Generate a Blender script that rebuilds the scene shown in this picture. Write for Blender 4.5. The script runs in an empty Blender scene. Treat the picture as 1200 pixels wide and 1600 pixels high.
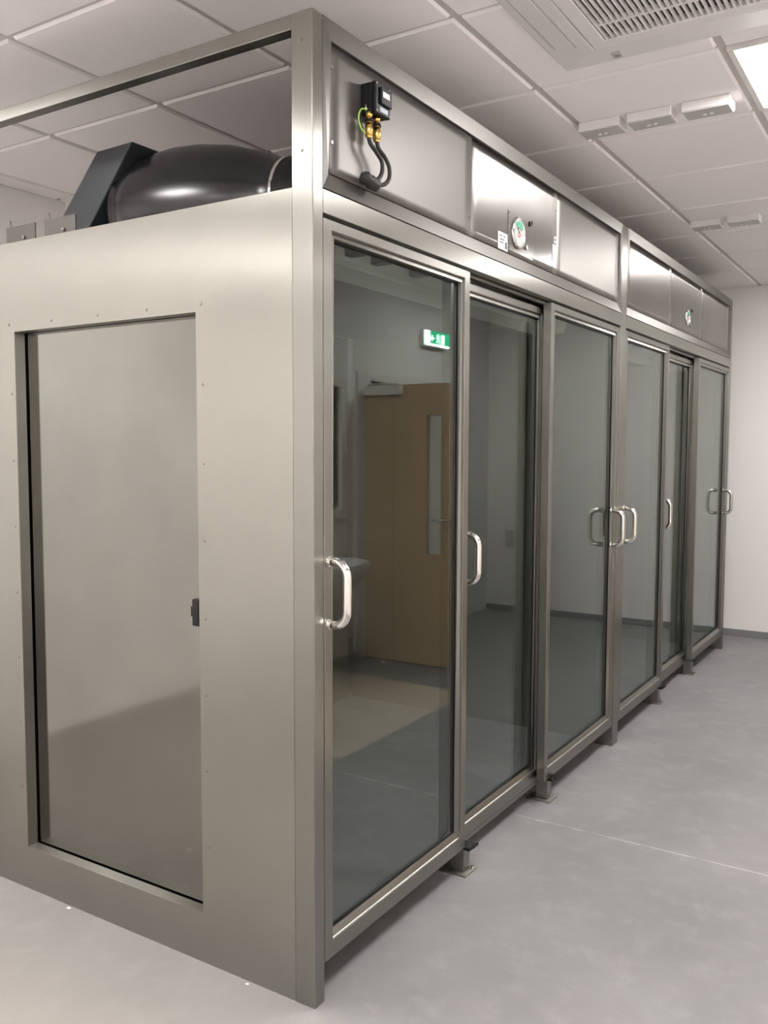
import bpy, bmesh, math, random
from mathutils import Vector, Matrix
random.seed(7)
sc = bpy.context.scene
COL = sc.collection

# ------------------------------------------------------------------ camera
YAW, PITCH, ROLL, FPX = 0.5646, -0.0717, 0.0025, 1383.9962
cam_loc = Vector((1.3143, -1.7518, 1.4415))
fw = Vector((-math.sin(YAW) * math.cos(PITCH), math.cos(YAW) * math.cos(PITCH), math.sin(PITCH)))
rt = Vector((math.cos(YAW), math.sin(YAW), 0))
up = rt.cross(fw)
r2 = rt * math.cos(ROLL) + up * math.sin(ROLL)
u2 = -rt * math.sin(ROLL) + up * math.cos(ROLL)
cd = bpy.data.cameras.new('camera')
cam = bpy.data.objects.new('camera', cd)
COL.objects.link(cam)
m = Matrix((r2, u2, -fw)).transposed().to_4x4()
m.translation = cam_loc
cam.matrix_world = m
cd.sensor_fit = 'HORIZONTAL'
cd.sensor_width = 36.0
cd.lens = FPX / 1200 * 36
cd.clip_start = 0.05
sc.camera = cam

# ------------------------------------------------------------------ world, exposure, light strength
w = bpy.data.worlds.new('world')
sc.world = w
w.use_nodes = True
w.node_tree.nodes['Background'].inputs[0].default_value = (0.8, 0.78, 0.76, 1)
w.node_tree.nodes['Background'].inputs[1].default_value = 0.05
sc.view_settings.view_transform = 'Standard'
sc.view_settings.look = 'None'
sc.view_settings.gamma = 1
sc.view_settings.exposure = 0.70
PANEL = 29.0            # emission strength of the ceiling light panels
PANEL_COL = (1.0, 0.962, 0.94)

# ------------------------------------------------------------------ materials
def nmat(name):
    mt = bpy.data.materials.new(name)
    mt.use_nodes = True
    nt = mt.node_tree
    return mt, nt, nt.nodes['Principled BSDF'], nt.nodes, nt.links

def plain(name, col, rough=0.5, metal=0.0, spec=0.5, bump=0.0, bscale=200):
    mt, nt, b, N, L = nmat(name)
    b.inputs['Base Color'].default_value = (*col, 1)
    b.inputs['Roughness'].default_value = rough
    b.inputs['Metallic'].default_value = metal
    b.inputs['Specular IOR Level'].default_value = spec
    n = N.new('ShaderNodeTexNoise'); n.inputs['Scale'].default_value = bscale
    tc = N.new('ShaderNodeTexCoord'); L.new(tc.outputs['Object'], n.inputs['Vector'])
    if bump:
        bp = N.new('ShaderNodeBump'); bp.inputs['Strength'].default_value = bump
        bp.inputs['Distance'].default_value = 0.002
        L.new(n.outputs['Fac'], bp.inputs['Height']); L.new(bp.outputs[0], b.inputs['Normal'])
    r = N.new('ShaderNodeMapRange')
    r.inputs['To Min'].default_value = max(0, rough - 0.04); r.inputs['To Max'].default_value = min(1, rough + 0.04)
    L.new(n.outputs['Fac'], r.inputs['Value']); L.new(r.outputs[0], b.inputs['Roughness'])
    return mt

def steel(name, col=(0.60, 0.57, 0.525), rough=0.32, aniso=0.0, smudge=0.10, bump=0.0, wave=0.0, stretch=(1, 1, 40), rot=0.0, metal=1.0, rr=0.07):
    mt, nt, b, N, L = nmat(name)
    b.inputs['Metallic'].default_value = metal
    tc = N.new('ShaderNodeTexCoord')
    # handling marks and rolled-sheet mottling
    n1 = N.new('ShaderNodeTexNoise'); n1.inputs['Scale'].default_value = 2.3
    n1.inputs['Detail'].default_value = 5; n1.inputs['Roughness'].default_value = 0.6
    L.new(tc.outputs['Object'], n1.inputs['Vector'])
    cr = N.new('ShaderNodeMix'); cr.data_type = 'RGBA'
    cr.inputs[6].default_value = (*[c * (1 - smudge) for c in col], 1)
    cr.inputs[7].default_value = (*[min(1, c * (1 + smudge)) for c in col], 1)
    L.new(n1.outputs['Fac'], cr.inputs[0])
    L.new(cr.outputs[2], b.inputs['Base Color'])
    r = N.new('ShaderNodeMapRange'); r.inputs['To Min'].default_value = rough - rr; r.inputs['To Max'].default_value = rough + rr
    L.new(n1.outputs['Fac'], r.inputs['Value']); L.new(r.outputs[0], b.inputs['Roughness'])
    if aniso:
        b.inputs['Anisotropic'].default_value = aniso
        b.inputs['Anisotropic Rotation'].default_value = rot
        # vertical grain: the tangent lies level in the surface
        gg = N.new('ShaderNodeNewGeometry')
        tg = N.new('ShaderNodeVectorMath'); tg.operation = 'CROSS_PRODUCT'; tg.inputs[1].default_value = (0.001, 0.002, 1)
        L.new(gg.outputs['True Normal'], tg.inputs[0]); L.new(tg.outputs[0], b.inputs['Tangent'])
    if bump or wave:
        mp = N.new('ShaderNodeMapping'); mp.inputs['Scale'].default_value = stretch
        L.new(tc.outputs['Object'], mp.inputs['Vector'])
        n2 = N.new('ShaderNodeTexNoise'); n2.inputs['Scale'].default_value = 30
        L.new(mp.outputs[0], n2.inputs['Vector'])
        bp = N.new('ShaderNodeBump'); bp.inputs['Strength'].default_value = bump; bp.inputs['Distance'].default_value = 0.0006
        L.new(n2.outputs['Fac'], bp.inputs['Height'])
        n3 = N.new('ShaderNodeTexNoise'); n3.inputs['Scale'].default_value = 3.0; n3.inputs['Detail'].default_value = 0
        L.new(tc.outputs['Object'], n3.inputs['Vector'])
        b2 = N.new('ShaderNodeBump'); b2.inputs['Strength'].default_value = wave; b2.inputs['Distance'].default_value = 0.02
        L.new(n3.outputs['Fac'], b2.inputs['Height']); L.new(bp.outputs[0], b2.inputs['Normal'])
        L.new(b2.outputs[0], b.inputs['Normal'])
    return mt

M_side = steel('side steel', (0.385, 0.382, 0.345), 0.33, aniso=1.0, smudge=0.14, wave=0.05)
M_recess = steel('recessed steel', (0.255, 0.255, 0.235), 0.09, smudge=0.20, rr=0.03)
M_frame = steel('frame steel', (0.315, 0.310, 0.284), 0.33, aniso=0.9, smudge=0.07)
M_header = steel('header steel', (0.275, 0.265, 0.254), 0.29, aniso=1.0, smudge=0.14, wave=0.07, rr=.04)
M_matt = steel('matt header steel', (0.155, 0.147, 0.139), 0.46, smudge=0.18, metal=0.7)
M_satin = steel('satin header steel', (0.23, 0.221, 0.208), 0.44, aniso=0.5, smudge=0.22, wave=0.08)
M_surround = steel('surround steel', (0.205, 0.197, 0.186), 0.42, aniso=0.6, smudge=0.08)
M_door = steel('door frame steel', (0.30, 0.295, 0.270), 0.31, aniso=0.8, smudge=0.06)
M_polish = steel('polished steel', (0.80, 0.78, 0.74), 0.12, smudge=0.03)
M_inner = steel('inner steel', (0.40, 0.39, 0.36), 0.38, smudge=0.12)
M_dark = plain('black plastic', (0.006, 0.0065, 0.008), 0.42, spec=0.3)
M_rubber = plain('black rubber', (0.02, 0.019, 0.017), 0.6, bump=0.4, bscale=300)
M_shell = plain('charcoal fan casing', (0.009, 0.0095, 0.011), 0.24)
M_elbow = plain('blue grey duct', (0.030, 0.034, 0.040), 0.5)
M_brass = steel('brass', (0.85, 0.58, 0.18), 0.2, smudge=0.1)
M_wall = plain('wall paint', (0.90, 0.875, 0.855), 0.75, bump=0.06, bscale=150)
M_tile = plain('ceiling tile', (0.95, 0.905, 0.91), 0.85, bump=0.12, bscale=400)
M_tbar = plain('grid bar', (0.62, 0.59, 0.575), 0.6)
M_white = plain('white plastic', (0.80, 0.775, 0.76), 0.45)
M_greyp = plain('grey plastic', (0.52, 0.50, 0.50), 0.5)
M_skirt = plain('grey skirting', (0.22, 0.22, 0.225), 0.5)
M_paper = plain('white sticker', (0.86, 0.86, 0.85), 0.6)
M_ink = plain('dark ink', (0.05, 0.05, 0.05), 0.6)
M_red = plain('red ink', (0.6, 0.08, 0.08), 0.6)
M_greenink = plain('green ink', (0.05, 0.35, 0.2), 0.6)
M_gapdark = plain('seam black', (0.02, 0.02, 0.02), 0.8)
M_earth = plain('earth wire', (0.35, 0.62, 0.08), 0.45)
M_ceramic = plain('white ceramic', (0.82, 0.82, 0.82), 0.12)
M_blind = plain('window blind', (0.7, 0.71, 0.70), 0.6)
M_debris = plain('plaster crumb', (0.85, 0.82, 0.78), 0.8)

def wood_mat():
    mt, nt, b, N, L = nmat('beech veneer')
    tc = N.new('ShaderNodeTexCoord'); mp = N.new('ShaderNodeMapping'); mp.inputs['Scale'].default_value = (14, 14, 0.8)
    n = N.new('ShaderNodeTexNoise'); n.inputs['Scale'].default_value = 3; n.inputs['Detail'].default_value = 6
    r = N.new('ShaderNodeMix'); r.data_type = 'RGBA'
    r.inputs[6].default_value = (0.50, 0.33, 0.18, 1); r.inputs[7].default_value = (0.64, 0.45, 0.27, 1)
    L.new(tc.outputs['Object'], mp.inputs[0]); L.new(mp.outputs[0], n.inputs['Vector']); L.new(n.outputs['Fac'], r.inputs[0])
    L.new(r.outputs[2], b.inputs['Base Color']); b.inputs['Roughness'].default_value = 0.45
    return mt
M_wood = wood_mat()

def floor_mat():
    mt, nt, b, N, L = nmat('screed floor')
    geo = N.new('ShaderNodeNewGeometry')
    sep = N.new('ShaderNodeSeparateXYZ'); L.new(geo.outputs['Position'], sep.inputs[0])
    def noise(s, d=4, ro=0.6):
        n = N.new('ShaderNodeTexNoise'); n.inputs['Scale'].default_value = s; n.inputs['Detail'].default_value = d
        n.inputs['Roughness'].default_value = ro
        L.new(geo.outputs['Position'], n.inputs['Vector']); return n
    def mix(a, bb, fac, mode='MIX'):
        q = N.new('ShaderNodeMix'); q.data_type = 'RGBA'; q.blend_type = mode
        for i, v in ((6, a), (7, bb)):
            if isinstance(v, tuple): q.inputs[i].default_value = (*v, 1)
            else: L.new(v, q.inputs[i])
        if isinstance(fac, float): q.inputs[0].default_value = fac
        else: L.new(fac, q.inputs[0])
        return q.outputs[2]
    def rng(v, a, c, lo=0.0, hi=1.0):
        q = N.new('ShaderNodeMapRange'); q.inputs[1].default_value = a; q.inputs[2].default_value = c
        q.inputs[3].default_value = lo; q.inputs[4].default_value = hi
        L.new(v, q.inputs[0]); return q.outputs[0]
    def mth(op, a, bb):
        q = N.new('ShaderNodeMath'); q.operation = op
        for i, v in ((0, a), (1, bb)):
            if isinstance(v, (int, float)): q.inputs[i].default_value = v
            else: L.new(v, q.inputs[i])
        return q.outputs[0]
    n1 = noise(1.6); n2 = noise(9, 6); n3 = noise(160, 2)
    base = mix((0.195, 0.190, 0.195), (0.27, 0.263, 0.268), rng(n1.outputs['Fac'], 0.3, 0.7))
    base = mix(base, (0.36, 0.348, 0.350), rng(n2.outputs['Fac'], 0.50, 0.80, 0, 0.5))
    base = mix(base, (0.19, 0.18, 0.18), rng(n3.outputs['Fac'], 0.55, 0.7, 0, 0.4))
    # darker scuffs
    n4 = noise(3.3, 5)
    base = mix(base, (0.17, 0.164, 0.165), rng(n4.outputs['Fac'], 0.60, 0.80, 0, 0.55))
    # warmer, paler floor colour right of x = 0.96, with a ragged far edge
    edge = mth('ADD', sep.outputs['Y'], mth('MULTIPLY', n2.outputs['Fac'], 0.25))
    warm = mth('MULTIPLY', mth('GREATER_THAN', sep.outputs['X'], 0.955), mth('MULTIPLY', mth('GREATER_THAN', sep.outputs['Y'], 1.41), mth('LESS_THAN', edge, 3.0)))
    base = mix(base, (0.66, 0.56, 0.43), mth('MULTIPLY', warm, 0.9))
    # warmer room light painted as a paler patch before the side of the cabinet
    warm_light = mth('MULTIPLY', rng(sep.outputs['Y'], 0.1, -0.5), rng(sep.outputs['X'], 0.35, -0.3))
    base = mix(base, (0.36, 0.338, 0.302), mth('MULTIPLY', warm_light, 0.8))
    # seam
    seam = mth('LESS_THAN', mth('ABSOLUTE', mth('SUBTRACT', sep.outputs['X'], 0.955), 0), 0.004)
    base = mix(base, (0.2, 0.19, 0.18), mth('MULTIPLY', mth('MULTIPLY', seam, warm), 0.8))
    # fine pale filled joint running across at y = 1.405
    off = mth('ADD', mth('SUBTRACT', sep.outputs['Y'], 1.405), mth('MULTIPLY', mth('SUBTRACT', n2.outputs['Fac'], 0.5), 0.02))
    jn = mth('LESS_THAN', mth('ABSOLUTE', off, 0), 0.004)
    base = mix(base, (0.52, 0.50, 0.49), mth('MULTIPLY', jn, rng(n2.outputs['Fac'], 0.35, 0.6, 0.0, 0.55)))
    L.new(base, b.inputs['Base Color'])
    L.new(rng(n1.outputs['Fac'], 0.3, 0.7, 0.5, 0.65), b.inputs['Roughness'])
    bp = N.new('ShaderNodeBump'); bp.inputs['Strength'].default_value = 0.15; bp.inputs['Distance'].default_value = 0.002
    L.new(n3.outputs['Fac'], bp.inputs['Height']); L.new(bp.outputs[0], b.inputs['Normal'])
    return mt
M_floor = floor_mat()

def glass_mat(name, tint):
    mt, nt, b, N, L = nmat(name)
    N.remove(b)
    out = N['Material Output']
    tr = N.new('ShaderNodeBsdfTransparent'); tr.inputs[0].default_value = (*tint, 1)
    gl = N.new('ShaderNodeBsdfGlossy'); gl.inputs['Roughness'].default_value = 0.0
    gl.inputs['Color'].default_value = (0.93, 0.97, 0.96, 1)
    # Schlick reflectance of one face, the same from either side of the pane
    geo = N.new('ShaderNodeNewGeometry')
    dp = N.new('ShaderNodeVectorMath'); dp.operation = 'DOT_PRODUCT'
    L.new(geo.outputs['Normal'], dp.inputs[0]); L.new(geo.outputs['Incoming'], dp.inputs[1])
    def mth(op, x, y=None):
        q = N.new('ShaderNodeMath'); q.operation = op
        for i, v in ((0, x), (1, y)):
            if v is None: continue
            if isinstance(v, (int, float)): q.inputs[i].default_value = v
            else: L.new(v, q.inputs[i])
        return q.outputs[0]
    fr = mth('ADD', mth('MULTIPLY', mth('POWER', mth('SUBTRACT', 1.0, mth('ABSOLUTE', dp.outputs['Value'])), 5.0), 0.80), 0.060)
    mx = N.new('ShaderNodeMixShader')
    L.new(fr, mx.inputs[0]); L.new(tr.outputs[0], mx.inputs[1]); L.new(gl.outputs[0], mx.inputs[2])
    L.new(mx.outputs[0], out.inputs['Surface'])
    return mt
M_glass = glass_mat('door glass', (0.795, 0.822, 0.806))

def emit(name, col, s):
    mt, nt, b, N, L = nmat(name)
    b.inputs['Base Color'].default_value = (*[min(1, c) for c in col], 1)
    b.inputs['Emission Color'].default_value = (*col, 1)
    b.inputs['Emission Strength'].default_value = s
    return mt
M_panel = emit('light diffuser', PANEL_COL, PANEL)
M_signwhite = emit('sign white', (0.85, 1.0, 0.95), 8.0)
M_signgreen = emit('sign green', (0.0, 0.42, 0.17), 3.5)

# ------------------------------------------------------------------ mesh helpers
def bx(bm, x0, x1, y0, y1, z0, z1):
    vs = [bm.verts.new((x, y, z)) for x in (x0, x1) for y in (y0, y1) for z in (z0, z1)]
    for f in ((0, 1, 3, 2), (4, 6, 7, 5), (0, 4, 5, 1), (2, 3, 7, 6), (0, 2, 6, 4), (1, 5, 7, 3)):
        bm.faces.new([vs[i] for i in f])

def hexa(bm, a, b):
    """solid between quad a and quad b (lists of four points)"""
    va = [bm.verts.new(p) for p in a]; vb = [bm.verts.new(p) for p in b]
    bm.faces.new(va); bm.faces.new(vb[::-1])
    for i in range(4):
        j = (i + 1) % 4
        bm.faces.new((va[j], va[i], vb[i], vb[j]))

def ring(bm, outer, inner, back_outer, back_inner):
    """closed mitred frame from four matching rectangles (lists of four points)"""
    R = [[bm.verts.new(p) for p in q] for q in (outer, inner, back_inner, back_outer)]
    for k in range(4):
        A, B = R[k], R[(k + 1) % 4]
        for i in range(4):
            j = (i + 1) % 4
            bm.faces.new((A[i], A[j], B[j], B[i]))

def rx(x, y0, y1, z0, z1): return [(x, y0, z0), (x, y1, z0), (x, y1, z1), (x, y0, z1)]
def ry(y, x0, x1, z0, z1): return [(x0, y, z0), (x1, y, z0), (x1, y, z1), (x0, y, z1)]

def cyl(bm, p0, p1, r0, r1=None, n=20, caps=True):
    r1 = r0 if r1 is None else r1
    p0 = Vector(p0); p1 = Vector(p1); d = (p1 - p0).normalized()
    a = d.orthogonal().normalized(); b = d.cross(a)
    rings = []
    for p, r in ((p0, r0), (p1, r1)):
        rings.append([bm.verts.new(p + (a * math.cos(t) + b * math.sin(t)) * r) for t in [2 * math.pi * i / n for i in range(n)]])
    for i in range(n):
        j = (i + 1) % n
        f = bm.faces.new((rings[0][i], rings[0][j], rings[1][j], rings[1][i])); f.smooth = True
    if caps:
        bm.faces.new(rings[0][::-1]); bm.faces.new(rings[1])

def catmull(pts, n=8):
    P = [Vector(p) for p in pts]; P = [2 * P[0] - P[1]] + P + [2 * P[-1] - P[-2]]
    out = []
    for i in range(1, len(P) - 2):
        for k in range(n):
            t = k / n
            out.append(0.5 * ((2 * P[i]) + (-P[i - 1] + P[i + 1]) * t + (2 * P[i - 1] - 5 * P[i] + 4 * P[i + 1] - P[i + 2]) * t * t
                              + (-P[i - 1] + 3 * P[i] - 3 * P[i + 1] + P[i + 2]) * t ** 3))
    out.append(P[-2]); return out

def tube(bm, pts, r, n=12):
    pts = [Vector(p) for p in pts]
    prev = None; rings = []
    for i, p in enumerate(pts):
        d = (pts[min(i + 1, len(pts) - 1)] - pts[max(i - 1, 0)]).normalized()
        a = d.orthogonal().normalized() if prev is None else (prev - d * prev.dot(d)).normalized()
        prev = a; b = d.cross(a)
        rr = r[i] if isinstance(r, list) else r
        rings.append([bm.verts.new(p + (a * math.cos(t) + b * math.sin(t)) * rr) for t in [2 * math.pi * k / n for k in range(n)]])
    for A, B in zip(rings, rings[1:]):
        for i in range(n):
            j = (i + 1) % n
            f = bm.faces.new((A[i], A[j], B[j], B[i])); f.smooth = True
    bm.faces.new(rings[0][::-1]); bm.faces.new(rings[-1])

def lathe(bm, origin, axis, prof, n=40):
    """prof: list of (distance along axis, radius)"""
    o = Vector(origin); d = Vector(axis).normalized(); a = d.orthogonal().normalized(); b = d.cross(a)
    rings = [[bm.verts.new(o + d * s + (a * math.cos(t) + b * math.sin(t)) * max(r, 1e-4)) for t in [2 * math.pi * k / n for k in range(n)]] for s, r in prof]
    for A, B in zip(rings, rings[1:]):
        for i in range(n):
            j = (i + 1) % n
            f = bm.faces.new((A[i], A[j], B[j], B[i])); f.smooth = True
    bm.faces.new(rings[0][::-1]); bm.faces.new(rings[-1])

def obj(name, bm, mat, parent=None, bevel=0.0, label=None, seg=2):
    bmesh.ops.recalc_face_normals(bm, faces=bm.faces)
    me = bpy.data.meshes.new(name); bm.to_mesh(me); bm.free()
    me.materials.append(mat)
    o = bpy.data.objects.new(name, me); COL.objects.link(o)
    if parent is not None: o.parent = parent
    if bevel:
        md = o.modifiers.new('bevel', 'BEVEL'); md.width = bevel; md.segments = seg; md.limit_method = 'ANGLE'
        md.angle_limit = math.radians(35)
    if label: o['label'] = label
    return o

def box(name, dims, mat, parent=None, bevel=0.0, label=None):
    bm = bmesh.new(); bx(bm, *dims); return obj(name, bm, mat, parent, bevel, label)

def thing(name, label, cat, loc=(0, 0, 0), group=None):
    o = bpy.data.objects.new(name, None); COL.objects.link(o); o.location = loc
    o.empty_display_size = 0.1
    o['label'] = label; o['category'] = cat
    if group: o['group'] = group
    return o

def tag(o, label, cat, group=None):
    o['label'] = label; o['category'] = cat
    if group: o['group'] = group
    return o

def struct(o): o['kind'] = 'structure'; return o

# ------------------------------------------------------------------ the room
XL, XR, YN, YF, ZC = -2.46, 2.0, -4.4, 5.45, 2.664
XR2 = 2.9
struct(box('floor', (XL - .1, XR2 + 1.2, YN - .1, YF + .1, -0.1, 0), M_floor))
struct(box('wall_left', (XL - .1, XL, YN, YF, 0, 2.8), M_wall))
struct(box('wall_far', (XL, XR2 + 1.2, YF, YF + .1, 0, 2.8), M_wall))
struct(box('wall_near', (XL, XR + .1, YN - .1, YN, 0, 2.8), M_wall))
struct(box('wall_column', (XL, -1.98, 1.22, 1.7, 0, 2.8), M_wall))
DY0, DY1, DZ = 3.36, 5.0, 1.90        # doorway in the right wall
WY0, WY1, WZ0, WZ1 = 2.15, 3.0, 1.04, 1.84
bm = bmesh.new()
bx(bm, XR, XR + .1, YN, WY0, 0, 2.8)
bx(bm, XR, XR + .1, WY0, WY1, 0, WZ0); bx(bm, XR, XR + .1, WY0, WY1, WZ1, 2.8)
bx(bm, XR, XR + .1, WY1, DY0, 0, 2.8); bx(bm, XR, XR + .1, DY0, DY1, DZ, 2.8); bx(bm, XR, XR + .1, DY1, YF, 0, 2.8)
struct(obj('wall_right', bm, M_wall))
struct(box('wall_corridor', (XR2 + 1.0, XR2 + 1.1, 2.0, YF, 0, 2.8), M_wall))
struct(box('wall_lobby', (XR + .1, XR2 + 1.1, 1.9, 2.0, 0, 2.8), M_wall))

# ceiling: every tile is a bevelled slab standing proud of the grid
GX, GY, T = 0.082, 1.169, 0.6
AC = (0.232, 1.182, 0.10, 1.052)
lights = [(0, 1, 0), (0, 5, 1)]
LIGHT_CELLS = [(1, 0), (1, 4), (1, -4), (1, -8), (-3, -4), (-3, -8)]
bm = bmesh.new()
for i in range(-5, 8):
    for j in range(-10, 9):
        if (i, j) in LIGHT_CELLS: continue
        x0, x1, y0, y1 = GX + T * i, GX + T * (i + 1), GY + T * j, GY + T * (j + 1)
        x0 += .012; x1 -= .012; y0 += .009; y1 -= .009
        x0 = max(x0, XL); x1 = min(x1, XR2 + 1.0); y0 = max(y0, YN); y1 = min(y1, YF)
        if x1 - x0 < .03 or y1 - y0 < .03: continue
        b_ = .006
        top = [(x0, y0, ZC + .01), (x1, y0, ZC + .01), (x1, y1, ZC + .01), (x0, y1, ZC + .01)]
        bot = [(x0 + b_, y0 + b_, ZC), (x1 - b_, y0 + b_, ZC), (x1 - b_, y1 - b_, ZC), (x0 + b_, y1 - b_, ZC)]
        hexa(bm, top, bot)
struct(obj('ceiling', bm, M_tile))
bm = bmesh.new()
bx(bm, XL - .1, XR2 + 1.2, YN - .1, YF + .1, ZC + .0095, ZC + .05)
struct(obj('ceiling_grid', bm, M_tbar))
# wall angle and far wall skirting
bm = bmesh.new()
bx(bm, XL, XL + .014, YN, YF, ZC + .001, ZC + .012); bx(bm, XL, XR, YF - .014, YF, ZC + .001, ZC + .012)
struct(obj('trim_1', bm, M_tbar))
struct(box('baseboard_far', (XL, XR2 + 1.0, YF - .012, YF, 0, .05), M_skirt, bevel=.003))
struct(box('baseboard_right', (XR - .012, XR, YN, DY0 - .08, 0, .05), M_skirt, bevel=.003))

# door frame, window, open door (all seen mirrored in the cabinet glass)
bm = bmesh.new()
bx(bm, XR - .02, XR + .12, DY0 - .16, DY0, 0, DZ + .06)
bx(bm, XR - .02, XR + .12, DY1, DY1 + .07, 0, DZ + .06)
bx(bm, XR - .02, XR + .12, DY0, DY1, DZ, DZ + .06)
struct(obj('trim_2', bm, M_white, bevel=.004))
bm = bmesh.new()
ring(bm, rx(XR - .03, WY0 - .06, WY1 + .06, WZ0 - .06, WZ1 + .06), rx(XR - .03, WY0, WY1, WZ0, WZ1),
     rx(XR + .06, WY0 - .06, WY1 + .06, WZ0 - .06, WZ1 + .06), rx(XR + .06, WY0, WY1, WZ0, WZ1))
win = struct(obj('window_1', bm, M_white, bevel=.004))
bm = bmesh.new()
bx(bm, XR + .03, XR + .055, (WY0 + WY1) / 2 - .03, (WY0 + WY1) / 2 + .03, WZ0, WZ1)
obj('mullion', bm, M_white, win)
box('blind', (XR + .07, XR + .08, WY0, WY1, WZ0, WZ1), M_blind, win)
bm = bmesh.new()
DL0, DL1, DYY = 1.24, 1.98, 3.335       # leaf opened square into the room
bx(bm, DL0, DL0 + .14, DYY - .044, DYY, .008, 1.862); bx(bm, DL0 + .26, DL1, DYY - .044, DYY, .008, 1.862)
bx(bm, DL0 + .14, DL0 + .26, DYY - .044, DYY, .008, .74); bx(bm, DL0 + .14, DL0 + .26, DYY - .044, DYY, 1.674, 1.862)
door = struct(obj('door_1', bm, M_wood))
bm = bmesh.new()
ring(bm, ry(DYY - .052, DL0 + .13, DL0 + .27, .73, 1.684), ry(DYY - .052, DL0 + .15, DL0 + .25, .75, 1.664),
     ry(DYY + .006, DL0 + .13, DL0 + .27, .73, 1.684), ry(DYY + .006, DL0 + .15, DL0 + .25, .75, 1.664))
obj('vision_panel_bead', bm, M_wood, door)
box('vision_panel', (DL0 + .15, DL0 + .25, DYY - .025, DYY - .019, .75, 1.664), M_blind, door)
box('door_closer', (1.68, 1.955, DYY - .10, DYY - .046, 1.795, 1.855), M_white, door, bevel=.004)
bm = bmesh.new(); bx(bm, 1.76, 1.775, DYY - .005, DYY, .008, 1.862); bx(bm, 1.754, 1.757, DYY - .046, DYY - .043, .008, 1.862)
obj('leaf_joint', bm, M_gapdark, door)
bm = bmesh.new(); cyl(bm, (1.7, DYY - .075, 1.866), (1.98, DYY - .0, 1.872), .008); obj('closer_arm', bm, M_white, door)
bm = bmesh.new(); cyl(bm, (DL0 + .07, DYY - .10, .98), (DL0 + .19, DYY - .10, .98), .009); cyl(bm, (DL0 + .07, DYY - .10, .98), (DL0 + .07, DYY - .044, .98), .009)
obj('lever_handle', bm, M_polish, door)
bm = bmesh.new(); lathe(bm, (1.74, 3.16, 0), (0, 0, 1), [(0, .022), (.02, .022), (.035, .018), (.04, .006)], 20)
tag(obj('door_stop', bm, M_polish), 'small round steel door stop on the floor before the wooden door', 'door stop')

# wall-hung basin
sink = thing('wash_basin', 'white ceramic wash basin hung on the wall under the window', 'sink', (XR, 2.55, .72))
bm = bmesh.new()
S = [(0, -.28), (.30, -.28), (.42, -.20), (.46, 0), (.42, .20), (.30, .28), (0, .28)]
def loop(k, z, off=0): return [(-s[0] * k - off, s[1] * k, z) for s in S]
outer = [loop(.72, -.16), loop(.95, -.05), loop(1.0, .0), loop(1.0, .035)]
inner = [[(-.02 - s[0] * .9, s[1] * .9, z) for s in S] for z in (.035,)] + [[(-.10 - s[0] * .6, s[1] * .62, -.08) for s in S]]
V = [[bm.verts.new(p) for p in lp] for lp in outer + inner]
for A, B in zip(V, V[1:]):
    for i in range(len(S)):
        j = (i + 1) % len(S); bm.faces.new((A[i], A[j], B[j], B[i]))
bm.faces.new(V[0]); bm.faces.new(V[-1])
obj('bowl', bm, M_ceramic, sink, bevel=.008)
bm = bmesh.new(); tube(bm, catmull([(-.05, 0, .03), (-.05, 0, .16), (-.09, 0, .19), (-.15, 0, .17)]), .011); obj('tap', bm, M_polish, sink)
bm = bmesh.new(); cyl(bm, (-.14, 0, -.16), (-.14, 0, -.32), .02); cyl(bm, (-.14, 0, -.32), (-.002, 0, -.34), .018); obj('waste_pipe', bm, M_white, sink)
# small wall switch by the corner seen reflected
tag(box('wall_socket', (1.74, 1.82, YF - .011, YF - .001, .57, .72), M_greyp, bevel=.003), 'small grey rectangular wall plate low on the far wall', 'socket')

# running-man exit sign over the door
sg = thing('exit_sign', 'lit green and white emergency exit sign seen mirrored in the first glass door', 'sign', (XR, 4.23, 2.27))
bm = bmesh.new(); bx(bm, -.05, 0, -.19, .19, -.062, .062); obj('housing', bm, M_white, sg, bevel=.012, seg=3)
bm = bmesh.new(); bx(bm, -.056, -.0505, -.187, .187, -.055, .055); obj('lit_panel', bm, M_signwhite, sg, bevel=.002)
gp = box('green_panel', (-.0595, -.0565, -.115, .184, -.038, .054), M_signgreen, sg)
bm = bmesh.new()
def sbar(y0, z0, y1, z1, wd):
    d = Vector((0, y1 - y0, z1 - z0)); n = Vector((0, -d.z, d.y)).normalized() * wd / 2
    a = Vector((-.0600, y0, z0)); b = Vector((-.0600, y1, z1)); e = Vector((-.0015, 0, 0))
    hexa(bm, [a + n, a - n, b - n, b + n], [a + n + e, a - n + e, b - n + e, b + n + e])
cyl(bm, (-.0600, -.002, .030), (-.0615, -.002, .030), .009, n=14)        # head
sbar(-.004, .022, .004, -.006, .016)                                    # torso
sbar(0, .018, .022, .008, .006); sbar(-.002, .016, -.020, .002, .006)    # arms
sbar(.004, -.006, .020, -.018, .007); sbar(.020, -.018, .014, -.034, .007)
sbar(.002, -.006, -.010, -.020, .007); sbar(-.010, -.020, -.028, -.024, .007)
obj('running_figure', bm, M_signwhite, gp)
bm = bmesh.new(); bx(bm, -.0615, -.0600, .052, .098, -.034, .038); obj('doorway_symbol', bm, M_signwhite, gp); bm = bmesh.new()
bx(bm, -.0615, -.0600, -.10, -.06, -.004, .006); sbar(-.082, .022, -.108, .001, .010); sbar(-.108, .001, -.082, -.020, .010)   # arrow
obj('arrow_symbol', bm, M_signwhite, gp)

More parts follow.
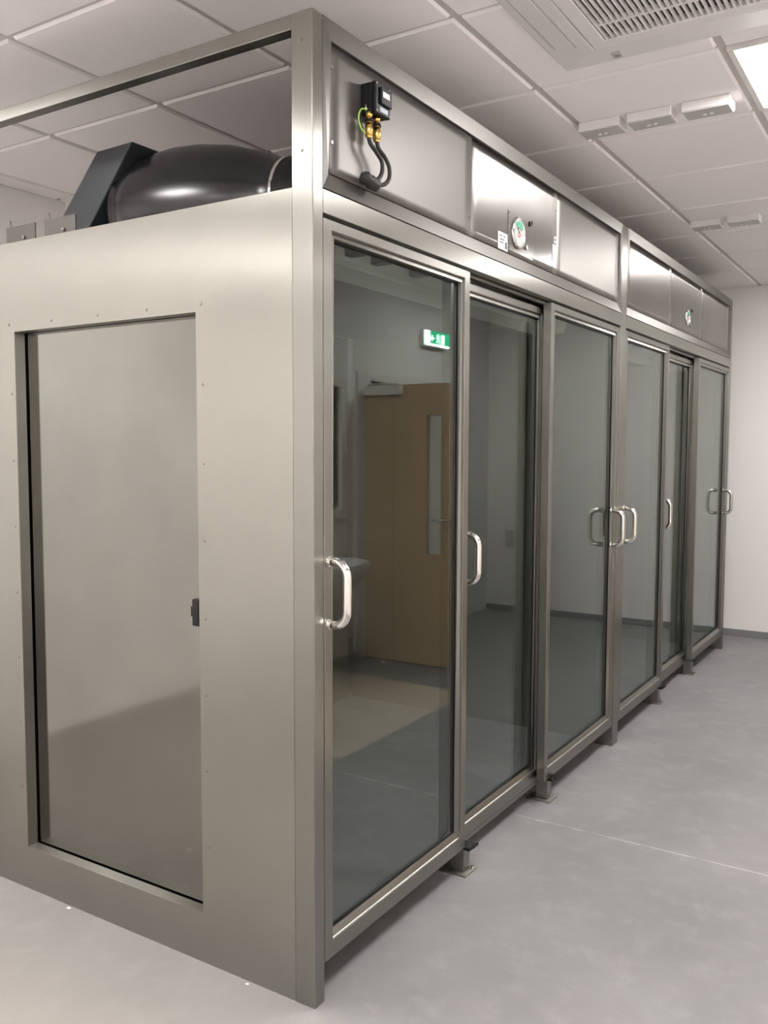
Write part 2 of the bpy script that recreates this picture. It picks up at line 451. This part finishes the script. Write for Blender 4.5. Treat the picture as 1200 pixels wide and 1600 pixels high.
# ------------------------------------------------------------------ ceiling light panels
LL = {(1, 0): 'bright square ceiling light panel beside the three near ceiling boxes, right edge of the photo',
      (1, 4): 'square ceiling light panel over the far half of the aisle',
      (1, -4): 'square ceiling light panel over the aisle just above the camera',
      (1, -8): 'square ceiling light panel at the near end of the aisle',
      (-3, -4): 'square ceiling light panel left of the aisle beside the cabinet end',
      (-3, -8): 'square ceiling light panel at the near left of the room'}
for (i, j) in LIGHT_CELLS:
    x0, y0 = GX + T * i + .012, GY + T * j + .012
    s = T - .024
    t = thing('ceiling_light', LL[(i, j)], 'ceiling light', (x0 + s / 2, y0 + s / 2, ZC), 'square recessed ceiling lights')
    h = s / 2; k = h - .018
    bm = bmesh.new()
    def sq(a, z): return [(-a, -a, z), (a, -a, z), (a, a, z), (-a, a, z)]
    ring(bm, sq(h, -.002), sq(k, -.002), sq(h, .0095), sq(k, .0095))
    obj('frame', bm, M_white, t)
    bm = bmesh.new(); bx(bm, -k, k, -k, k, .002, .008); obj('diffuser', bm, M_panel, t)

# ------------------------------------------------------------------ ceiling cassette air conditioner
cx, cy = (AC[0] + AC[1]) / 2, (AC[2] + AC[3]) / 2; hw = (AC[1] - AC[0]) / 2
ac = thing('air_conditioner', 'white square ceiling cassette air conditioner with slatted intake grille', 'air conditioner', (cx, cy, ZC))
def sqp(a, z, c=.0):
    return [(-a, -a, z), (a, -a, z), (a, a, z), (-a, a, z)]
bm = bmesh.new()
ring(bm, sqp(hw, -.012), sqp(.335, -.028), sqp(hw, -.0005), sqp(.335, -.0005))
obj('surround', bm, M_white, ac, bevel=.006)
bm = bmesh.new()
ring(bm, sqp(.330, -.031), sqp(.286, -.031), sqp(.330, -.006), sqp(.286, -.006))
obj('grille_frame', bm, M_white, ac, bevel=.003)
box('filter_backing', (-.286, .286, -.286, .286, -.010, -.006), M_ink, ac)
bm = bmesh.new()
n = 34
for k in range(n):
    x = -.286 + (k + .5) * .572 / n
    hexa(bm, [(x - .004, -.286, -.029), (x + .002, -.286, -.029), (x + .002, .286, -.029), (x - .004, .286, -.029)],
             [(x - .000, -.286, -.021), (x + .003, -.286, -.021), (x + .003, .286, -.021), (x - .000, .286, -.021)])
for yy in (-.19, 0.0, .19): bx(bm, -.286, .286, yy - .005, yy + .005, -.0285, -.012)
obj('grille_slats', bm, M_white, ac)
for a in (0, 1, 2):
    q = Matrix.Rotation(a * math.pi / 2, 4, 'Z')
    bm = bmesh.new()
    hexa(bm, [(-.442, -.29, -.018), (-.382, -.29, -.027), (-.382, .29, -.027), (-.442, .29, -.018)],
             [(-.436, -.284, -.012), (-.388, -.284, -.018), (-.388, .284, -.018), (-.436, .284, -.012)])
    f = obj('air_flap', bm, M_white, ac, bevel=.008, seg=3); f.matrix_local = q
    bm = bmesh.new()
    bx(bm, -.4465, -.4435, -.295, .295, -.0172, -.010); bx(bm, -.3790, -.3765, -.295, .295, -.0262, -.012)
    g = obj('flap_slot', bm, M_greyp, f)
for sx, sy in ((-1, 1), (1, 1), (1, -1), (-1, -1)):
    bm = bmesh.new(); xx, yy = sx * .29, sy * (.41)
    ring(bm, [(xx - .014, yy - .02, -.026), (xx + .014, yy - .02, -.026), (xx + .014, yy + .02, -.026), (xx - .014, yy + .02, -.026)],
         [(xx - .008, yy - .012, -.026), (xx + .008, yy - .012, -.026), (xx + .008, yy + .012, -.026), (xx - .008, yy + .012, -.026)],
         [(xx - .014, yy - .02, -.018), (xx + .014, yy - .02, -.018), (xx + .014, yy + .02, -.018), (xx - .014, yy + .02, -.018)],
         [(xx - .008, yy - .012, -.018), (xx + .008, yy - .012, -.018), (xx + .008, yy + .012, -.018), (xx - .008, yy + .012, -.018)])
    obj('corner_clip', bm, M_greyp, ac)

# ------------------------------------------------------------------ surface boxes on the ceiling
def ceiling_box(x0, x1, y0, label, group):
    t = thing('ceiling_box', label, 'junction box', ((x0 + x1) / 2, y0 + .045, ZC), group)
    h = (x1 - x0) / 2
    box('body', (-h, h, -.045, .045, -.034, 0), M_white, t, bevel=.003)
    box('cover_plate', (-h + .004, h - .004, -.043, .043, -.0375, -.0342), M_greyp, t, bevel=.001, label='grey underside cover')
    bm = bmesh.new(); cyl(bm, (-.012, .005, -.0376), (-.012, .005, -.042), .007, n=14); cyl(bm, (.012, .005, -.0376), (.012, .005, -.042), .007, n=14)
    obj('indicator', bm, M_white, t)
G1, G2 = 'near row of ceiling boxes', 'far row of ceiling boxes'
ceiling_box(.094, .250, 1.535, 'white rectangular ceiling box nearest the steel cabinet, in the near row', G1)
ceiling_box(.277, .437, 1.535, 'middle white rectangular ceiling box of the three in the near row', G1)
ceiling_box(.472, .636, 1.535, 'white rectangular ceiling box beside the lit light panel, in the near row', G1)
ceiling_box(.10, .255, 3.24, 'white rectangular ceiling box nearest the cabinet, in the far row', G2)
ceiling_box(.285, .445, 3.24, 'white rectangular ceiling box at the right photo edge, in the far row', G2)

# ------------------------------------------------------------------ the steel cabinets
L_, DEP = 2.44, 1.56
Z0, ZB, ZS, ZT = 0.098, 2.018, 2.077, 2.486

def d_handle(parent, y, z0, z1, xf, name='handle'):
    pts = [(xf - .002, y, z0 + .012)]
    pj = .058; rr = .038
    zb, zt = z0 + .012, z1 - .012
    pts = [(xf - .004, y, zb), (xf + pj - rr, y, zb)]
    for k in range(1, 7):
        a = k / 6 * math.pi / 2
        pts.append((xf + pj - rr + rr * math.sin(a), y, zb + rr - rr * math.cos(a)))
    for k in range(0, 7):
        a = k / 6 * math.pi / 2
        pts.append((xf + pj - rr + rr * math.cos(a), y, zt - rr + rr * math.sin(a)))
    pts.append((xf - .004, y, zt))
    bm = bmesh.new(); tube(bm, pts, .0112, 16)
    for z in (zb, zt): cyl(bm, (xf, y, z), (xf + .004, y, z), .0135)
    return obj(name, bm, M_polish, parent)

def sliding_door(parent, y0, y1, z0, z1, xf, hy, st=.051, rt_=.041, rb=.067):
    """frame with a flat outer band and a mitred chamfer that runs in to the glass"""
    bm = bmesh.new()
    c = .016
    o = (y0, y1, z0, z1); i = (y0 + st, y1 - st, z0 + rb, z1 - rt_)
    mid = (i[0] - c, i[1] + c, i[2] - c - .004, i[3] + c)
    def mixx(xb, xt, r):            # bottom corners at depth xb, top corners at depth xt
        return [(xb, r[0], r[2]), (xb, r[1], r[2]), (xt, r[1], r[3]), (xt, r[0], r[3])]
    R = [rx(xf, *o), rx(xf, *mid), mixx(xf - .006, xf - .010, mid), mixx(xf - .016, xf - .0045, i), rx(xf - .033, *i), rx(xf - .033, *o)]
    V = [[bm.verts.new(p) for p in q] for q in R]
    for k in range(len(V)):
        A, B = V[k], V[(k + 1) % len(V)]
        for q in range(4):
            j = (q + 1) % 4; bm.faces.new((A[q], A[j], B[j], B[q]))
    d = obj('door', bm, M_door, parent, bevel=.0012, seg=1)
    bm = bmesh.new()
    q = [(xf - .022, i[0], i[2]), (xf - .022, i[1], i[2]), (xf - .022, i[1], i[3]), (xf - .022, i[0], i[3])]
    bx(bm, xf - .027, xf - .021, i[0] - .008, i[1] + .008, i[2] - .008, i[3] + .008)
    obj('glass', bm, M_glass, d)
    bm = bmesh.new()
    ring(bm, rx(xf - .0155, i[0] - .001, i[1] + .001, i[2] - .001, i[3] + .001), rx(xf - .0155, i[0] + .004, i[1] - .004, i[2] + .004, i[3] - .004),
         rx(xf - .021, i[0] - .001, i[1] + .001, i[2] - .001, i[3] + .001), rx(xf - .021, i[0] + .004, i[1] - .004, i[2] + .004, i[3] - .004))
    obj('glazing_seal', bm, M_dark, d)
    d_handle(d, hy, .980, 1.166, xf)
    return d

def foot(parent, y):
    bm = bmesh.new(); bx(bm, -.062, -.012, y - .022, y + .022, .004, .088); f = obj('foot', bm, M_frame, parent, bevel=.002)
    bm = bmesh.new(); bx(bm, -.098, .006, y - .042, y + .046, 0, .005); obj('base_plate', bm, M_frame, f, bevel=.001)
    bm = bmesh.new(); cyl(bm, (-.004, y + .030, .005), (-.004, y + .030, .010), .006, n=6); obj('bolt', bm, M_polish, f)
    bm = bmesh.new()
    bx(bm, -.045, .012, y - .026, y + .026, .086, .0975)
    hexa(bm, [(.012, y - .02, .088), (.012, y + .022, .088), (.012, y + .022, .1), (.012, y - .02, .1)],
             [(.022, y - .012, .095), (.022, y + .022, .095), (.022, y + .022, .106), (.022, y - .012, .106)])
    obj('guide_block', bm, M_dark, f, bevel=.002)
    return f

def screw(parent, p, ax, r=.0042):
    bm = bmesh.new()
    q = Vector(p); d = Vector(ax)
    cyl(bm, q, q + d * .0018, r, r * .7, n=12)
    return obj('screw', bm, M_screw, parent)
M_screw = steel('screw steel', (0.30, 0.28, 0.26), 0.35)

M_dial = plain('dial silver', (0.36, 0.38, 0.37), 0.4)
def gauge(parent, y, z, x, r=.053):
    g = thing_part = bpy.data.objects.new('pressure_gauge', None)
    bm = bmesh.new(); lathe(bm, (x, y, z), (1, 0, 0), [(0, r + .002), (.004, r + .003), (.007, r), (.009, r - .003), (.0095, r - .005), (.006, r - .006)])
    g = obj('pressure_gauge', bm, M_chrome, parent)
    bm = bmesh.new(); cyl(bm, (x + .0055, y, z), (x + .0065, y, z), r - .006, n=36); obj('dial_face', bm, M_dial, g)
    def arc(r0, r1, a0, a1, mat, nm, n=14):
        bm = bmesh.new()
        for k in range(n):
            A = math.radians(a0 + (a1 - a0) * k / n); B = math.radians(a0 + (a1 - a0) * (k + 1) / n)
            P = lambda rr, a, xx: (xx, y + rr * math.sin(a), z + rr * math.cos(a))
            hexa(bm, [P(r0, A, x + .0066), P(r1, A, x + .0066), P(r1, B, x + .0066), P(r0, B, x + .0066)],
                     [P(r0, A, x + .0072), P(r1, A, x + .0072), P(r1, B, x + .0072), P(r0, B, x + .0072)])
        bmesh.ops.remove_doubles(bm, verts=bm.verts, dist=1e-6)
        obj(nm, bm, mat, g)
    arc(r * .46, r * .74, -52, 62, M_greenink, 'green_scale_band')
    arc(r * .20, r * .30, 90, 230, M_red, 'red_mark')
    bm = bmesh.new()
    for k in range(11):
        a = math.radians(-60 + 12 * k); P = lambda rr: Vector((x + .0068, y + rr * math.sin(a), z + rr * math.cos(a)))
        cyl(bm, P(r * .30), P(r * .38), .0006, n=6)
    obj('scale_marks', bm, M_ink, g)
    bm = bmesh.new(); a = math.radians(-38)
    cyl(bm, (x + .0078, y, z), (x + .0078, y + r * .55 * math.sin(a), z + r * .55 * math.cos(a)), .0011, .0005, n=8)
    cyl(bm, (x + .0072, y, z), (x + .0085, y, z), .004, n=14)
    obj('needle', bm, M_ink, g)
    return g
M_chrome = steel('chrome', (0.75, 0.74, 0.73), 0.08, smudge=0.02)

def build_cabinet(Y0, near, label):
    """one three-door cabinet whose near end stands at y = Y0"""
    c = thing('glass_door_cabinet', label, 'cabinet', (0, Y0, 0), None)
    YE = L_ if near else L_
    s0 = .041 if near else .040        # where the door opening begins
    # ---- posts
    if near:
        bm = bmesh.new(); bx(bm, -.064, 0, -.0015, .041, 0, ZT); obj('corner_post', bm, M_frame, c, bevel=.003)
        bm = bmesh.new(); bx(bm, -.090, 0, L_ - .040, L_ + .040, 0, ZT); obj('centre_post', bm, M_frame, c, bevel=.003)
        bm = bmesh.new(); bx(bm, -DEP, -DEP + .06, .002, .06, 0, ZT - .002); obj('back_post', bm, M_frame, c, bevel=.003)
    else:
        bm = bmesh.new(); bx(bm, -.090, 0, L_, L_ + .040, 0, ZT); obj('end_post', bm, M_frame, c, bevel=.003)
    E = L_ - .040 if near else L_
    # ---- upper frame: flat surround with mitred sloping lips, three panels, header strip
    ys, ye = s0, E
    py0, py1 = .082, (2.378 if near else 2.405)
    zp0, zp1 = 2.123, 2.440
    bm = bmesh.new()
    V = [[bm.verts.new(p) for p in q] for q in (rx(0, ys, ye, ZS + .0015, ZT), [(-.014, py0, zp0), (-.014, py1, zp0), (-.004, py1, zp1), (-.004, py0, zp1)], rx(-.03, py0, py1, zp0, zp1), rx(-.03, ys, ye, ZS + .0015, ZT))]
    for k in range(4):
        A, B = V[k], V[(k + 1) % 4]
        for q in range(4):
            j = (q + 1) % 4; bm.faces.new((A[q], A[j], B[j], B[q]))
    obj('header_surround', bm, M_surround, c)
    sp = [py0 + .0015, .865, 1.604, py1 - .0015]
    for a, b in zip(sp, sp[1:]):
        # thin sheet, slightly dished between its fixings
        k = sp.index(a)
        depth = (0.0004, .0012, .0010)[k] if near else (.0008, .0014, .0012)[k]
        bm = bmesh.new(); NY, NZ = 16, 12; fr_, bk_ = [], []
        for iy in range(NY + 1):
            for iz in range(NZ + 1):
                u, v = iy / NY * 2 - 1, iz / NZ * 2 - 1
                dx = -depth * (1 - v * v) * (1 - u ** 4 * .5)
                yy, zz = a + .0008 + (b - a - .0016) * iy / NY, zp0 + .002 + (zp1 - zp0 - .005) * iz / NZ
                fr_.append(bm.verts.new((-.0125 + dx, yy, zz))); bk_.append(bm.verts.new((-.0145 + dx, yy, zz)))
        for iy in range(NY):
            for iz in range(NZ):
                q = [iy * (NZ + 1) + iz, (iy + 1) * (NZ + 1) + iz, (iy + 1) * (NZ + 1) + iz + 1, iy * (NZ + 1) + iz + 1]
                f = bm.faces.new([fr_[t] for t in q]); f.smooth = True
                f = bm.faces.new([bk_[t] for t in q[::-1]]); f.smooth = True
        rim = [i * (NZ + 1) for i in range(NY + 1)] + [NY * (NZ + 1) + i for i in range(1, NZ + 1)] + [i * (NZ + 1) + NZ for i in range(NY - 1, -1, -1)] + [i for i in range(NZ - 1, 0, -1)]
        for t in range(len(rim)):
            p_, q_ = rim[t], rim[(t + 1) % len(rim)]
            bm.faces.new((fr_[p_], fr_[q_], bk_[q_], bk_[p_]))
        hp = obj('header_panel', bm, (M_matt, M_header, M_satin)[k] if near else M_header, c)
        for z in (zp0 + .06, zp1 - .07):
            screw(hp, (-.0125, (b - .012) if a > 1 or True else a, z), (1, 0, 0))
        if a < .1:
            for z in (zp0 + .08, zp1 - .055): screw(hp, (-.0125, a + .012, z), (1, 0, 0), .006)
    bm = bmesh.new(); bx(bm, -.032, -.0205, ys, ye, ZS + .01, ZT - .01); obj('header_backing', bm, M_gapdark, c)
    bm = bmesh.new(); bx(bm, -.030, 0, ys + .0005, ye - .0005, ZB, ZS - .0015); obj('header_strip', bm, M_frame, c, bevel=.001, seg=1)
    # top track and bottom sill
    bm = bmesh.new(); bx(bm, -.100, -.0305, ys, ye, ZB + .004, ZS - .002)
    bx(bm, -.0425, -.039, ys, ye, ZB - .012, ZB + .003); bx(bm, -.100, -.094, ys, ye, ZB - .03, ZB + .003)
    obj('top_track', bm, M_frame, c)
    bm = bmesh.new(); bx(bm, -.098, -.052, ys, ye, .070, .086)
    obj('sill_rail', bm, M_frame, c, bevel=.002)
    # ---- doors: outer pair on the front track, middle one behind
    d1 = sliding_door(c, s0 + .006, .843, .100, 2.008, -.003, s0 + .024)
    d2 = sliding_door(c, .80, 1.600, .088, 1.992, -.050, .900)
    d3 = sliding_door(c, 1.540, ye - .006, .100, 2.008, -.003, ye - .085 if near else ye - .10)
    for y in ((.875, 1.620) if near else (.830, 1.605)): foot(c, y)
    # ---- body
    bm = bmesh.new(); bx(bm, -DEP - .003, -DEP, .002 if near else .041, E, 0, ZS - .02); obj('back_panel', bm, M_inner, c)
    bm = bmesh.new(); bx(bm, -DEP, -.100, (L_ + .012) if near else (L_ + .03), (L_ + .022) if near else (L_ + .038), 0, ZS - .02)
    obj('partition_panel', bm, M_inner, c)
    bm = bmesh.new(); bx(bm, -DEP, -.034, .06 if near else .041, L_ + .012 if near else L_ + .03, ZS - .018, ZS - .008); obj('roof_panel', bm, M_inner, c)
    # plenum box hanging along the inside top
    bm = bmesh.new()
    y0, y1 = .40, 2.28
    hexa(bm, [(-.40, y0, ZS - .02), (-.21, y0, ZS - .02), (-.21, y1, ZS - .02), (-.40, y1, ZS - .02)],
             [(-.38, y0 + .01, 1.985), (-.23, y0 + .01, 1.985), (-.23, y1 - .01, 1.985), (-.38, y1 - .01, 1.985)])
    pl = obj('inner_light_housing', bm, M_whiteinner, c, bevel=.004)
    for yy in (.42, .56, .79):
        box('roof_brace', (-.200, -.145, yy, yy + .035, 2.004, ZS - .0185), M_gapdark, c)
    if near:
        # side skin with the big rectangular opening, and the recessed sheet behind it
        W = (-1.1686, -.3914, .1412, 1.8025)
        bm = bmesh.new()
        ring(bm, ry(0, -DEP, -.0645, 0, ZS), ry(0, *W), ry(.0025, -DEP, -.0645, 0, ZS), ry(.0025, *W))
        sp_ = obj('side_panel', bm, M_side, c)
        bm = bmesh.new()
        ring(bm, ry(.0026, W[0] - .02, W[1] + .02, W[2] - .02, W[3] + .02), ry(.0026, *W), ry(.037, W[0] - .02, W[1] + .02, W[2] - .02, W[3] + .02), ry(.037, *W))
        obj('reveal', bm, M_frame, sp_)
        bm = bmesh.new(); bx(bm, W[0] - .05, W[1] + .05, .043, .046, W[2] - .05, W[3] + .05)
        rp = obj('recessed_panel', bm, M_recess, c)
        bm = bmesh.new(); bx(bm, -.437, -.411, .017, .0425, .948, 1.024)
        lk = obj('panel_latch', bm, M_dark, c, bevel=.004, label='black plastic latch')
        box('latch_tab', (-.447, -.4375, .023, .037, .973, 1.002), M_dark, lk, bevel=.002)
        for x, z in [(-1.194, 1.826), (-.988, 1.824), (-.780, 1.824), (-.577, 1.823), (-.371, 1.822)] + \
                [(-.369, z) for z in (1.61, 1.399, 1.19, .977, .766, .554, .338)] + [(-1.189, z) for z in (1.61, 1.399, 1.19, .977, .766, .554, .338)]:
            screw(sp_, (x, 0, z), (0, -1, 0))
        for z in (2.16, 2.419): screw(c, (-.032, -.0015, z), (0, -1, 0))
        bm = bmesh.new(); bx(bm, -DEP, -.064, 0, .036, ZT - .036, ZT); obj('top_rail', bm, M_frame, c, bevel=.002)
        bm = bmesh.new(); bx(bm, -DEP, -.064, .003, .04, ZS - .05, ZS - .004); obj('side_top_channel', bm, M_frame, c)
    else:
        bm = bmesh.new(); bx(bm, -DEP, -.09, L_ + .0385, L_ + .040, 0, ZT - .01); obj('end_panel', bm, M_side, c)
    # ---- gauge on the middle header panel
    gy = 1.226 if near else 1.235
    gz = 2.209 if near else 2.215
    bm = bmesh.new(); bx(bm, -.0123, -.0108, gy - .078, gy + .141, 2.138, 2.274); gp_ = obj('gauge_plate', bm, M_header, c)
    for yy, zz in ((gy - .070, 2.266), (gy + .134, 2.146), (gy - .070, 2.146), (gy + .134, 2.266)): screw(gp_, (-.0108, yy, zz), (1, 0, 0), .003)
    gauge(c, gy, gz, -.0107, .053 if near else .046)
    bm = bmesh.new(); cyl(bm, (-.0107, gy + .104, gz + .053), (-.004, gy + .104, gz + .053), .010, .008, n=16); obj('gauge_knob', bm, M_dark, gp_)
    bm = bmesh.new(); cyl(bm, (-.0107, gy + .132, gz + .064), (-.006, gy + .132, gz + .064), .006, n=12)
    obj('gauge_screw', bm, M_screw, gp_)
    bm = bmesh.new(); cyl(bm, (-.0107, gy + .078, gz - .036), (-.006, gy + .078, gz - .036), .009, n=16)
    obj('gauge_screw', bm, M_screw, gp_)
    if near:
        lb = box('sticker', (-.0124, -.0114, 1.068, 1.144, 2.128, 2.186), M_paper, c, label='white printed sticker left of the gauge')
        bm = bmesh.new()
        for k, (ya, yb, za) in enumerate([(1.078, 1.100, 2.172), (1.108, 1.126, 2.172), (1.078, 1.118, 2.160), (1.078, 1.112, 2.150)]): bx(bm, -.0114, -.0110, ya, yb, za, za + .004)
        bx(bm, -.0114, -.0110, 1.124, 1.138, 2.134, 2.158)
        obj('print', bm, M_ink, lb)
        lb = box('sticker', (-.0124, -.0114, 1.578, 1.600, 2.243, 2.268), M_paper, c, label='small white sticker with two dark marks')
        bm = bmesh.new(); bx(bm, -.0114, -.0110, 1.582, 1.588, 2.250, 2.262); bx(bm, -.0114, -.0110, 1.591, 1.596, 2.250, 2.262); obj('print', bm, M_ink, lb)
        box('sticker', (-.0124, -.0114, 1.562, 1.602, 2.150, 2.236), M_paper, c, label='blank white upright sticker')
    return c
M_whiteinner = plain('pale inner housing', (0.85, 0.86, 0.86), 0.5)
c1 = build_cabinet(0, True, 'near three-door stainless steel and glass cabinet with the large recessed side panel')
c2 = build_cabinet(L_, False, 'far three-door stainless steel and glass cabinet standing against the near one')

# ------------------------------------------------------------------ isolator box with glands and looped cables
jb = thing('isolator_box', 'black switch box with brass glands and looped cables on the near header panel', 'switch box', (-.0125, .259, 2.347))
X = .0475
box('enclosure', (0, X - .014, -.036, .036, -.038, .040), M_dark, jb, bevel=.003)
lid = box('lid', (X - .0135, X, -.0365, .0365, -.0385, .0405), M_dark, jb, bevel=.003)
box('switch_boss', (X + .0003, X + .007, -.018, .034, -.014, .030), M_dark, lid, bevel=.003)
box('rating_label', (X + .0072, X + .0080, -.012, .020, .004, .018), M_paper, lid, label='pale blank label')
lb = box('lower_label', (X + .0003, X + .0010, -.016, .022, -.032, -.020), plain('blue grey label', (.45, .5, .58), .5), lid)
for sy, sz in ((-.031, -.033), (.031, -.033), (-.031, .035), (.031, .035)):
    bm = bmesh.new(); cyl(bm, (X, sy, sz), (X + .0015, sy, sz), .0028, n=10); obj('lid_screw', bm, M_chrome, lid)
for gx, gy in ((.028, -.042), (.028, .000)):
    zt = -.038
    gy_ = gy + (.004 if gy < 0 else .0)
    bm = bmesh.new(); cyl(bm, (gx, gy_, zt), (gx, gy_, zt - .012), .0085, n=16)
    cyl(bm, (gx, gy_, zt - .006), (gx, gy_, zt - .030), .0075, n=16)
    cyl(bm, (gx, gy_, zt - .028), (gx, gy_, zt - .060), .0105, .0105, n=8)
    cyl(bm, (gx, gy_, zt - .060), (gx, gy_, zt - .066), .0105, .006, n=8)
    g = obj('cable_gland', bm, M_brass, jb)
    bm = bmesh.new(); cyl(bm, (gx, gy_, zt - .018), (gx, gy_, zt - .025), .0115, n=18); obj('gland_ring', bm, M_dark, g)
for pts in ([(.028, -.038, -.10), (.030, -.034, -.115), (.034, -.012, -.132), (.036, .012, -.150), (.036, .014, -.175), (.034, .002, -.195), (.030, -.018, -.205), (.024, -.040, -.207)],
            [(.028, .000, -.10), (.030, .006, -.118), (.034, .030, -.134), (.036, .048, -.155), (.036, .050, -.180), (.034, .036, -.200), (.030, .012, -.210), (.024, -.020, -.212)]):
    bm = bmesh.new(); tube(bm, catmull(pts, 6), .0056, 12); obj('cable', bm, M_rubber, jb)
bm = bmesh.new()
lathe(bm, (.030, -.072, -.206), (-.05, 1, -.12), [(0, .006), (.006, .012), (.016, .0165), (.030, .014), (.040, .0175), (.055, .0155), (.068, .0165), (.078, .009), (.082, .003)], 18)
for v in bm.verts:
    v.co += Vector((random.uniform(-1, 1), random.uniform(-1, 1), random.uniform(-1, 1))) * .0018
obj('taped_joint', bm, M_rubber, jb)
bm = bmesh.new(); tube(bm, catmull([(.026, -.042, -.030), (.020, -.062, -.036), (.020, -.074, -.060), (.022, -.066, -.084), (.026, -.052, -.094)], 8), .0018, 8)
obj('earth_wire', bm, M_earth, jb, label='thin green and yellow earth wire')
bm = bmesh.new(); cyl(bm, (.020, -.040, -.018), (.020, -.040, -.034), .003, n=10); obj('earth_stud', bm, M_chrome, jb)

# ------------------------------------------------------------------ fan duct on the cabinet roof
M_plate = plain('brown grey painted plate', (0.075, 0.066, 0.06), 0.5)
fd = thing('fan_duct', 'large dark tapered fan casing with blue grey elbow on the near cabinet roof', 'duct', (-.8, .47, ZS - .008))
bm = bmesh.new()
lathe(bm, (-.27, 0, .170), (1, 0, -.05), [(-.01, .15), (0, .180), (.02, .188), (.04, .184), (.05, .192), (.10, .200), (.20, .208), (.30, .205), (.42, .188), (.52, .160), (.60, .132), (.62, .130), (.78, .128), (.78, .10)], 48)
obj('fan_casing', bm, M_shell, fd)
bm = bmesh.new()
prof = [(-.66, 0.0), (-.45, .0), (-.445, .014), (-.144, .358), (-.313, .355)]
A = [bm.verts.new((x, -.18, z)) for x, z in prof]; B = [bm.verts.new((x, .18, z)) for x, z in prof]
bm.faces.new(A); bm.faces.new(B[::-1])
for i in range(len(prof)):
    j = (i + 1) % len(prof); bm.faces.new((A[j], A[i], B[i], B[j]))
obj('elbow', bm, M_elbow, fd, bevel=.004)
bm = bmesh.new(); lathe(bm, (.375, 0, .137), (1, 0, -.05), [(0, .122), (.001, .133), (.012, .133), (.013, .122)], 40); obj('clamp_band', bm, M_chrome, fd)
for (x, y, nm, lab) in ((-1.038, .08, 'roof_bracket', 'small brown grey upright bracket on the cabinet roof beside the duct elbow'),
                        (-1.232, .08, 'roof_bracket', 'small grey bracket with a bolt at the left photo edge')):
    t = thing(nm, lab, 'bracket', (x, y, ZS - .008), 'roof brackets')
    bm = bmesh.new(); bx(bm, -.073, .073, -.002, .002, 0, .085); bx(bm, -.073, .073, -.03, .002, 0, .003); obj('angle_plate', bm, M_plate, t)
    bm = bmesh.new(); cyl(bm, (.02, -.002, .045), (.02, -.009, .045), .006, n=6); obj('bolt', bm, M_screw, t)
    bm = bmesh.new(); cyl(bm, (-.066, .01, .003), (-.066, .01, .11), .0035, n=8); obj('threaded_rod', bm, M_chrome, t)

# ------------------------------------------------------------------ crumbs on the floor
def crumb(x, y, s, lab):
    bm = bmesh.new(); bmesh.ops.create_icosphere(bm, subdivisions=1, radius=s)
    for v in bm.verts: v.co = Vector((v.co.x * 1.6, v.co.y, max(-.0, v.co.z * .5) )) + Vector((random.uniform(-.2, .2) * s, random.uniform(-.2, .2) * s, 0))
    o = obj('plaster_crumb', bm, M_debris); o.location = (x, y, 0); tag(o, lab, 'debris', 'plaster crumbs on the floor')
crumb(-.955, -.012, .006, 'pale crumb on the floor against the base of the side panel')
crumb(-.93, -.40, .006, 'pale crumb on the open floor left of the cabinet end')
crumb(-.22, -.012, .004, 'tiny pale crumb by the foot of the side panel near the corner post')
